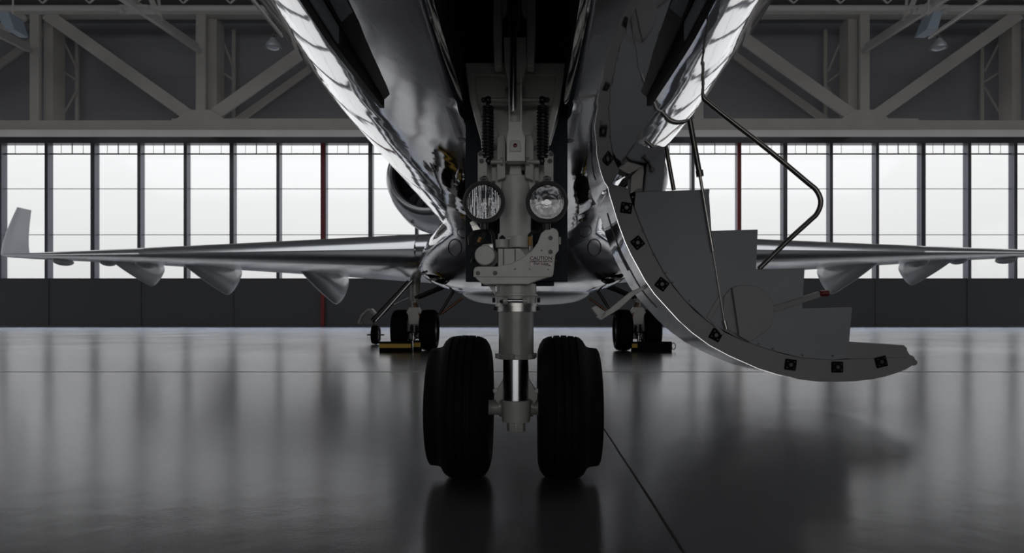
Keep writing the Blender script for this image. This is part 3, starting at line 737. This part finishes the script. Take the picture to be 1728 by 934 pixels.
# ---------------- wing-body fairing and belly
def supsec(y, w, zt_, zb_, n=48, e=2.6):
    out = []; cz = (zt_+zb_)/2; h = (zt_-zb_)/2
    for k in range(n):
        a = 2*PI*k/n; c, s_ = math.cos(a), math.sin(a)
        out.append((w*math.copysign(abs(c)**(2/e), c), y, cz+h*math.copysign(abs(s_)**(2/e), s_)))
    return out
from mathutils.bvhtree import BVHTree
FW = [(5.3, .70), (5.9, .98), (6.4, 1.26), (7.0, 1.50), (7.7, 1.66), (8.5, 1.70), (13, 1.70), (15.5, 1.5), (17.5, 1.0)]
FB = [(5.3, 1.50), (5.9, 1.31), (6.4, 1.19), (7.0, 1.10), (7.7, 1.065), (8.5, 1.055), (13, 1.055), (15.5, 1.3), (17.5, 1.8)]
def catm(pts, n):
    out = []
    for i in range(len(pts)-1):
        p0 = pts[max(0, i-1)]; p1 = pts[i]; p2 = pts[i+1]; p3 = pts[min(len(pts)-1, i+2)]
        for k in range(n):
            t = k/n; out.append(tuple(.5*((2*b_)+(-a_+c_)*t+(2*a_-5*b_+4*c_-d_)*t*t+(-a_+3*b_-3*c_+d_)*t**3) for a_, b_, c_, d_ in zip(p0, p1, p2, p3)))
    out.append(pts[-1]); return out
def fsec(y):
    w = interp(FW, y); zb_ = interp(FB, y); k = .80+.2*max(0, min(1, (7.2-y)/1.6))*0
    zz = 1.95+(0 if y > 7 else 0)
    half = [(0, zb_), (.45*w, zb_+.004), (.78*w, zb_+.05), (.95*w, zb_+.20), (w, zb_+.40), (.95*w, zb_+.58), (.855*w, zb_+.76), (k*w, zb_+.95), (.79*w, zb_+1.2), (.79*w, 2.5), (.70*w, 2.75), (0, 2.75)]
    c = catm(half, 5)
    return [(x, y, z) for x, z in c]+[(-x, y, z) for x, z in c[-2:0:-1]]
b = NB(); loft(b, [fsec(5.3+.15*i) for i in range(82)]); bvh_fair = BVHTree.FromBMesh(b); obj('wing_body_fairing', b, 'skin', air, True, ang=60)
BW = [(9.2, .9), (9.6, 1.15), (10.4, 1.28), (12, 1.32), (14, 1.2)]; BB = [(9.2, 1.1), (9.6, 1.0), (10.4, .93), (12, .91), (14, 1.1)]
b = NB(); loft(b, [supsec(y, interp(BW, y), 1.5, interp(BB, y), e=3) for y in [9.2+.2*i for i in range(25)]]); obj('belly_fairing', b, 'fairing', air, True, ang=60)
def cast(bvh, px, py):
    o = Rin @ (Vector((0, 0, CH))-ROOT); d = (Rin @ Vector(((px-CX)/F, 1, (HY-py)/F))).normalized()
    h, nrm, _, _ = bvh.ray_cast(o, d)
    return h, nrm
for px in (768, 1003):
    pts = [cast(bvh_fair, px+11*math.cos(2*PI*k/28), 418+14*math.sin(2*PI*k/28)) for k in range(28)]
    if all(p_[0] is not None for p_ in pts):
        b = NB(); tube(b, [p_[0] for p_ in pts], .009, 8, closed=True); obj('ice_light_ring', b, 'gear_dark', air, True)
# raised seams of the access panels on the forward skin
seams = [[(498, 0), (515, 18), (540, 36), (555, 41), (556, 34), (545, 15), (533, 0)], [(475, 0), (500, 28), (530, 46), (566, 54)],
         [(1200, 2), (1183, 22), (1183, 38), (1195, 42), (1215, 36), (1258, 8)], [(1188, 0), (1172, 35), (1173, 48), (1190, 53), (1215, 45), (1276, 8)],
         [(1186, 118), (1150, 137), (1115, 168), (1103, 190), (1118, 192), (1150, 178), (1180, 155)], [(520, 100), (560, 128), (600, 160), (625, 190), (640, 190)]]
for sm in seams:
    q = [cast(bvh_fus, x, y)[0] for x, y in catm([tuple(map(float, p_)) for p_ in sm], 6)]
    q = [v for v in q if v is not None]
    if len(q) > 3:
        b = NB(); tube(b, q, .0028, 6); obj('panel_seam', b, 'skin2', fus, True)

# ---------------- wings
def airfoil(n=22, t=.12):
    up, lo = [], []
    for i in range(n+1):
        x = (1-math.cos(PI*i/n))/2
        yt = 5*t*(.2969*math.sqrt(x)-.126*x-.3516*x*x+.2843*x**3-.1036*x**4)
        cam_ = .02*(1-(2*x-1)**2)
        up.append((x, cam_+yt)); lo.append((x, cam_-yt*.95))
    return up[::-1]+lo[1:-1]
def wsec(x):
    t = (abs(x)-1.2)/12.8
    LE = 6.75+8.3*t; ch = 5.5*(1-t)+1.35*t; z = 1.55+.79*t; th = .125-.03*t
    return LE, ch, z, th
for s in (-1, 1):
    b = NB(); secs = []
    for i in range(33):
        x = .6+13.92*i/32; LE, ch, z, th = wsec(x)
        tw = .045*(1-(x-1.2)/12.8); secs.append([(s*x, LE+px*ch, z+pz*ch-(px-.15)*tw*ch) for px, pz in airfoil(22, th)])
    loft(b, secs); wing = obj('wing', b, 'skin2', air, True, ang=50)
    # leading edge slat band
    b = NB(); secs = []
    for i in range(25):
        x = 1.6+6.6*i/24; LE, ch, z, th = wsec(x); af = airfoil(22, th*1.05)
        k0 = [p_ for p_ in af if p_[0] < .10]
        tw = .045*(1-(x-1.2)/12.8); secs.append([(s*x, LE-.02+px*ch, z+pz*ch*1.01-(px-.15)*tw*ch) for px, pz in k0]+[(s*x, LE+.12*ch, z+.01*ch)])
    loft(b, secs); obj('leading_edge_slat', b, 'slat', wing, True) if 'slat' in M else obj('leading_edge_slat', b, 'skin2', wing, True)
    # flap track fairings
    for (x, D1, D2, zt_, zb_, wd_, blunt) in ((4.55, 12.7, 16.4, 1.72, .94, .17, 1), (7.6, 14.0, 17.2, 1.93, 1.20, .15, 0), (10.0, 15.4, 17.8, 2.04, 1.46, .13, 0)):
        b = NB(); secs = []
        for i in range(25):
            u = i/24; y = D1+(D2-D1)*u-2.45
            prof = min(1, (u/.78))**.75 if u < .78 else 1-.9*((u-.78)/.22)**1.6*(.55 if blunt else .75)
            dep = (zt_-zb_)*prof; w = wd_*min(1, (u/.5))**.6
            w *= 1 if u < .8 else 1-.45*((u-.8)/.2)**2
            zz = zt_+.05 + (.10*(1-u))
            sec = []
            for k in range(28):
                a = 2*PI*k/28; sec.append((s*x+max(w, .01)*math.cos(a), y, zz-dep*.5-.03+(dep*.5+.03)*math.sin(a)))
            secs.append(sec)
        loft(b, secs); obj('flap_track_fairing', b, 'fairing', wing, True, ang=60)
    for x, sc_ in ((9.2, 1.1), (10.6, .8), (12.4, 1.0)):
        LE, ch, z, th = wsec(x); b = NB(); sphere(b, (s*x, LE+ch*.45, z-.10), .11*sc_, 16, (1.0, 3.5, 1.0)); obj('hinge_fairing', b, 'fairing', wing, True)
    # winglet
    b = NB(); secs = []
    for i in range(10):
        u = i/9; LE, ch, z, th = wsec(14.5)
        y0 = LE+.10+.88*u**1.1; c = 1.10*(1-u)+.55*u; x = 14.62+.10*u+.14*(1-math.exp(-3*u)); zz = z+.02+1.48*u
        secs.append([(s*(x+pz*c), y0+px*c, zz-(.0 if u < 1 else 0)) for px, pz in airfoil(12, .09)])
    loft(b, secs); obj('winglet', b, 'fairing', wing, True, ang=50)
# wing static wick cables near left winglet are window wires

# ---------------- engines
for s in (-1, 1):
    c = Vector((s*2.52, 14.05, 4.27))
    g = empty('engine_nacelle', c, 0, air)
    b = NB(); lathe(b, [(.03, .93), (.0, .95), (.10, 1.0), (.4, 1.1), (1.0, 1.17), (2.0, 1.2), (3.2, 1.08), (4.2, .8), (4.3, .7)], (0, 0, 0), (0, 1, -.03), 72); obj('cowling', b, 'nac', g, True) if 'nac' in M else obj('cowling', b, 'fairing', g, True)
    b = NB(); lathe(b, [(.16, 1.03), (.06, .995), (.0, .955), (-.02, .92), (.0, .87), (.12, .82)], (0, 0, 0), (0, 1, -.03), 72); obj('inlet_lip', b, 'alu', g, True)
    b = NB(); lathe(b, [(.10, .83), (.6, .80), (.9, .80), (.9, .2), (.6, .12), (.45, 0)], (0, 0, 0), (0, 1, -.03), 48); 
    for k in range(20):
        a = k*2*PI/20; bar(b, (.15*math.cos(a), .8, .15*math.sin(a)), (.78*math.cos(a+.2), .78, .78*math.sin(a+.2)), .16, .01, up=(0, 1, .5))
    obj('fan', b, 'fan', g)
    b = NB(); boxr(b, (-s*.9, .9, -.12), (-s*1.9, 3.4, .12)); obj('pylon', b, 'fairing', g, False, .05)
    b = NB(); sphere(b, (.42, .75, -1.06), .09, 16, (1, 1.2, .35)); sphere(b, (-.42, .75, -1.05), .08, 12, (1, 1.2, .4)); boxr(b, (-.55, .9, -1.10), (-.40, 1.1, -1.0)); obj('drain_vent', b, 'gear_dark', g)
# tail
b = NB(); loft(b, [[(-.12, 16, 3.8), (-.12, 21, 3.8), (.12, 21, 3.8), (.12, 16, 3.8)], [(-.06, 20, 7.6), (-.06, 22.5, 7.6), (.06, 22.5, 7.6), (.06, 20, 7.6)]]); obj('tail_fin', b, 'skin2', air, False, .03)

# ---------------- airstair
SD = 1.86; SW = .66
st = empty('airstair', (0, 0, 0), 0, air)
outer = [(1025, 309), (1029, 328), (1035, 347), (1044, 377), (1055, 407), (1065, 429), (1076, 449), (1089, 473), (1105, 496), (1124, 517), (1145, 540), (1168, 561), (1198, 583), (1232, 601), (1282, 623), (1315, 633), (1349, 640), (1381, 643.5), (1413, 644), (1442, 643), (1470, 640), (1495, 635), (1517, 628), (1532, 622), (1544, 614)]
inner = [(1060, 318), (1064, 336), (1070, 352), (1080, 378), (1090, 402), (1100, 424), (1110, 444), (1123, 466), (1137, 486), (1154, 506), (1173, 526), (1195, 544), (1222, 561), (1250, 574), (1295, 590), (1322, 598), (1350, 604), (1380, 607), (1410, 608), (1436, 607), (1462, 603), (1486, 598), (1508, 591), (1516, 587), (1526, 584)]
b = NB(); secs = [[L(*o_, SD+.0), L(*i_, SD), L(*i_, SD)+Vector((0, SW, 0)), L(*o_, SD)+Vector((0, SW, 0))] for o_, i_ in zip(outer, inner)]
loft(b, secs); obj('door_frame', b, 'stair2', st, True, ang=40)
b = NB()
def offp(i, k):
    a = L(*outer[max(0, i-1)], SD); c = L(*outer[min(len(outer)-1, i+1)], SD); d = (c-a).normalized(); nrm = Vector((d.z, 0, -d.x))
    return L(*outer[i], SD)-nrm*k*-1 if nrm.dot(Vector((-1, 0, -1))) > 0 else L(*outer[i], SD)-nrm*k
secs = []
for i in range(len(outer)-1):
    a = L(*outer[i], SD)+Vector((0, .006, 0)); o_ = offp(i, .004)+Vector((0, .006, 0))
    secs.append([a, o_, o_+Vector((0, SW+.008, 0)), a+Vector((0, SW+.008, 0))])
loft(b, secs); obj('outer_skin', b, 'skin', st, True, ang=40)
b = NB()   # skin seam slot
for i in range(0, 9): 
    o0 = offp(i, .0065); o1 = offp(i+1, .0065)
    if i >= 2: bar(b, o0+Vector((0, .30, 0)), o1+Vector((0, .30, 0)), .012, .004, up=(1, 0, .5))
bar(b, offp(4, .008)+Vector((0, .36, 0)), offp(6, .008)+Vector((0, .36, 0)), .05, .006, up=(1, 0, .5))
obj('skin_seam', b, 'black', st)
steps = [(1072, 325), (1197, 320), (1196, 330), (1200, 390), (1278, 388), (1275, 455), (1357, 453), (1353, 521), (1437, 519), (1432, 575), (1425, 606)]
panel = steps+[(1400, 608), (1350, 604), (1295, 590), (1250, 574), (1195, 544), (1154, 506), (1123, 466), (1100, 424), (1080, 378), (1070, 350)]
for k, dd in enumerate((SD-.012, SD+SW-.02)):
    b = NB(); prism(b, [L(x, y, SD)+Vector((0, dd-SD, 0)) for x, y in panel], (0, .02, 0)); obj('side_panel', b, 'stair', st, False, .004)
for (a, c, e) in (((1072, 325), (1197, 321), (1200, 390)), ((1200, 390), (1278, 388), (1275, 455)), ((1275, 455), (1357, 453), (1353, 521)), ((1353, 521), (1437, 519), (1432, 575)), ((1432, 577), (1524, 583), (1524, 590))):
    p0, p1, p2 = L(*a, SD), L(*c, SD), L(*e, SD)
    b = NB(); boxr(b, (p0.x, SD+.012, p1.z-.03), (p1.x-.006, SD+SW-.02, p1.z-.004)); boxr(b, (p1.x-.03, SD+.012, p2.z), (p1.x-.008, SD+SW-.02, p1.z-.01)); obj('stair_step', b, 'tread', st)
b = NB()   # bottom lip
poly(b, [(1432, 577), (1526, 583), (1532, 589), (1527, 596), (1532, 604), (1440, 607), (1425, 606)], SD-.006, SW+.01); sphere(b, L(1534, 607, SD+.02), .03, 12, (1.3, .6, 1)); sphere(b, L(1541, 612, SD+.02), .022, 12, (1.3, .6, 1))
obj('bottom_lip', b, 'stair2', st, False, .006)
for (px, py, a) in ((1057, 351, .15), (1076, 410, .9), (1117, 480, .65), (1208, 566, .5), (1334, 616, .12), (1413, 620, 0), (1487, 611, -.25)):
    c = L(px, py, SD-.004); b = NB()
    r_ = Matrix.Rotation(a, 3, 'Y'); box(b, c, (.075, .014, .072), r_)
    lt = obj('latch', b, 'rubber', st, False, .012)
    b = NB()
    for qx in (-.022, .022):
        for qz in (-.02, .02):
            v = c+(r_ @ Vector((qx, -.008, qz))); cyl(b, v, v+Vector((0, -.003, 0)), .004, n=10)
    cyl(b, c+Vector((0, -.008, 0)), c+Vector((0, -.012, 0)), .012, n=14)
    objs('latch_stud', b, 'black', st)
b = NB()
for px, py in ((1068, 333), (1085, 389), (1103, 429), (1123, 461), (1135, 477), (1163, 508), (1280, 583-2), (1304, 589), (1354, 600), (1405, 601)): cyl(b, L(px, py, SD-.013), L(px, py, SD-.016), .007, n=12)
objs('panel_screw', b, 'black', st)
# pivot cover and lock lever
b = NB(); poly(b, [(1236, 486), (1250, 481), (1275, 483), (1295, 494), (1306, 512), (1307, 535), (1300, 553), (1282, 567), (1266, 578), (1248, 568), (1244, 540)], SD-.055, .04)
poly(b, [(1222, 500), (1234, 486), (1240, 484), (1246, 566), (1226, 556), (1220, 530)], SD-.022, .012)
poly(b, [(1192, 535), (1214, 498), (1222, 500), (1200, 540), (1224, 562), (1218, 566)], SD-.018, .01)
obj('pivot_cover', b, 'stair3', st, False, .004)
b = NB(); poly(b, [(1305, 517), (1385, 493), (1390, 500), (1307, 527)], SD-.045, .015); poly(b, [(1306, 517), (1384, 492), (1384, 494), (1306, 520)], SD-.031, .05); obj('lock_lever', b, 'stair2', st, False, .001)
b = NB(); cyl(b, L(1383, 496, SD-.035), L(1398, 495, SD-.035), Lw(5.5, SD), n=20); obj('red_knob', b, 'red', st, True, .004)
# outside handle on skin
b = NB(); poly(b, [(1090, 481), (1095, 485), (1070, 499), (1045, 522), (1014, 541), (1006, 535), (1028, 522), (1042, 510), (1062, 494)], SD+.10, .03)
poly(b, [(1014, 541), (998, 520), (1006, 516), (1024, 528)], SD+.10, .03); obj('outer_handle', b, 'gear', st, False, .003)
# handrails
def spl(pts, n=8):
    P_ = [Vector(p) for p in pts]; out = []
    for i in range(len(P_)-1):
        p0 = P_[max(0, i-1)]; p1 = P_[i]; p2 = P_[i+1]; p3 = P_[min(len(P_)-1, i+2)]
        for k in range(n):
            t = k/n; out.append(.5*((2*p1)+(-p0+p2)*t+(2*p0-5*p1+4*p2-p3)*t*t+(-p0+3*p1-3*p2+p3)*t**3))
    out.append(P_[-1]); return out
rr = [(1189, 166), (1195, 173), (1240, 209), (1300, 256), (1360, 306), (1378, 322), (1385, 341), (1379, 360), (1365, 374), (1330, 406), (1281, 454)]
b = NB(); tube(b, spl([L(x, y, SD-.0) for x, y in rr]), .0165, 12); obj('handrail', b, 'rail', st, True)
b = NB(); tube(b, [L(1122, 238, SD+.3), L(1137, 321, SD+.3)], .015, 12); obj('rear_support_rod', b, 'rail', st, True)
b = NB(); cyl(b, L(1163, 197, SD-.03), L(1180, 292, SD-.03), Lw(4.6, SD)); cyl(b, L(1180, 288, SD-.03), L(1181.5, 298, SD-.03), Lw(6, SD)); gsx = obj('gas_strut', b, 'rail', st, True)
b = NB(); cyl(b, L(1181, 296, SD-.03), L(1203, 424, SD-.03), Lw(2.6, SD)); cyl(b, L(1203, 424, SD-.03), L(1224, 552, SD-.03), Lw(.8, SD)); cyl(b, L(1222, 541, SD-.03), L(1226, 556, SD-.03), Lw(3, SD)); obj('strut_rod', b, 'steel', st, True)
# hinge fairings
b = NB(); poly(b, [(1086, 324), (1090, 290), (1093, 262), (1086, 250), (1084, 246), (1100, 236), (1114, 240), (1122, 250), (1124, 264), (1118, 324)], SD+.02, .20); hp = obj('hinge_cowl', b, 'stair', st, False, .01)
b = NB(); poly(b, [(1037, 286), (1053, 251), (1066, 256), (1080, 261), (1092, 262), (1078, 283), (1063, 299)], SD+.04, .10); poly(b, [(1064, 298), (1086, 274), (1088, 290), (1085, 323), (1062, 328)], SD+.06, .12); obj('hinge_bracket', b, 'dullsteel', st, False, .006)
b = NB(); poly(b, [(1054, 246), (1037, 258), (1035, 272), (1028, 284), (1036, 283), (1042, 270), (1056, 250)], SD+.03, .06); poly(b, [(1093, 261), (1087, 274), (1063, 298), (1066, 285)], SD+.03, .02); poly(b, [(1068, 325), (1076, 319), (1085, 318), (1085, 324)], SD+.03, .05); obj('hinge_plate', b, 'black', st, False, .002)
b = NB(); cyl(b, L(1094, 272, SD+.0), L(1102, 287, SD+.0), .008); cyl(b, L(1102, 286, SD-.02), L(1102, 286, SD+.02), .014); obj('hinge_pin', b, 'gear_dark', st, True)
b = NB(); poly(b, [(1003, 325), (1022, 309), (1040, 288), (1048, 290), (1036, 310), (1036, 320), (1027, 322), (1020, 330)], SD+.2, .3); obj('hinge_skin', b, 'skin', st, False, .004)

# ================================================================ GROUND EQUIPMENT
def chock(px0, px1, y0, y1, D, dep, lb, stripe, ring=False, cap=None):
    a = Wp(px0, y1, D); c = Wp(px1, y0, D)
    w = c.x-a.x; h = c.z; o = tag(empty('wheel_chock', ((a.x+c.x)/2, D, 0)), lb, 'wheel chock', 'wheel chocks at the main wheels')
    b = NB(); prism(b, [(-w/2, 0, 0), (-w/2, 0, h), (-w/2, dep*.6, h), (-w/2, dep, 0)], (w, 0, 0)); obj('rubber_block', b, 'rubber', o, False, .006)
    if stripe:
        b = NB(); boxr(b, (-w/2+.005, -.004, h*.42), (w/2-.005, .004, h*.80)); obj('yellow_band', b, 'yellow', o)
    if ring:
        b = NB(); tube(b, [(w/2+.04+.035*math.cos(t), .05, h*.55+.06*math.sin(t)) for t in [2*PI*k/20 for k in range(20)]], .008, 8, closed=True); cyl(b, (w/2-.01, .05, h*.4), (w/2+.02, .05, h*.5), .008); obj('pull_ring', b, 'gear_dark', o, True)
    return o
chock(640, 694, 577, 595, 11.75, .22, 'long black wheel chock with a yellow band at the left main wheels', True)
chock(697, 710, 575, 592, 12.05, .18, 'short yellow banded chock between the left main wheels', True)
chock(1077, 1134, 577, 594, 11.85, .2, 'long plain black wheel chock with a pull ring at the right main wheels', False, True)
chock(1066, 1076, 577, 591, 11.85, .10, 'short yellow banded chock between the right main wheels', True)
# small wheeled ground cart beside the left main gear
c = Wp(634, 580, 15.5); c.z = 0
ct = tag(empty('ground_cart', c), 'small wheeled ground cart with white curved fender outboard of left main gear', 'cart')
b = NB(); lathe(b, [(-.06, .12), (-.09, .16), (-.08, .21), (0, .23), (.08, .21), (.09, .16), (.06, .12)], (0, 0, .23), (1, 0, 0), 40, closed=True); obj('tyre', b, 'rubber', ct, True)
b = NB(); lathe(b, [(-.06, .13), (-.05, 0), (.05, 0), (.06, .13)], (0, 0, .23), (1, 0, 0), 32); cyl(b, (-.2, 0, .23), (.2, 0, .23), .02); obj('wheel_rim', b, 'lug', ct, True)
k_ = 15.5/F
b = NB(); o_ = [(603, 545), (609, 531), (620, 521), (626, 521), (636, 532), (632, 535), (624, 525), (619, 526), (611, 535), (606, 548)]
prism(b, [(Wp(x, y, 15.5)-c)+Vector((0, 0, 0)) for x, y in o_], (0, .25, 0)); obj('curved_fender', b, 'beam2', ct)
b = NB(); prism(b, [(Wp(x, y, 15.5)-c)+Vector((0, .05, 0)) for x, y in [(611, 535), (619, 526), (624, 525), (634, 534), (626, 546), (606, 545)]], (0, .15, 0)); cyl(b, (Wp(628, 540, 15.5)-c)+Vector((0, .1, 0)), (0, .1, .25), .03); obj('cart_body', b, 'gear_dark', ct)
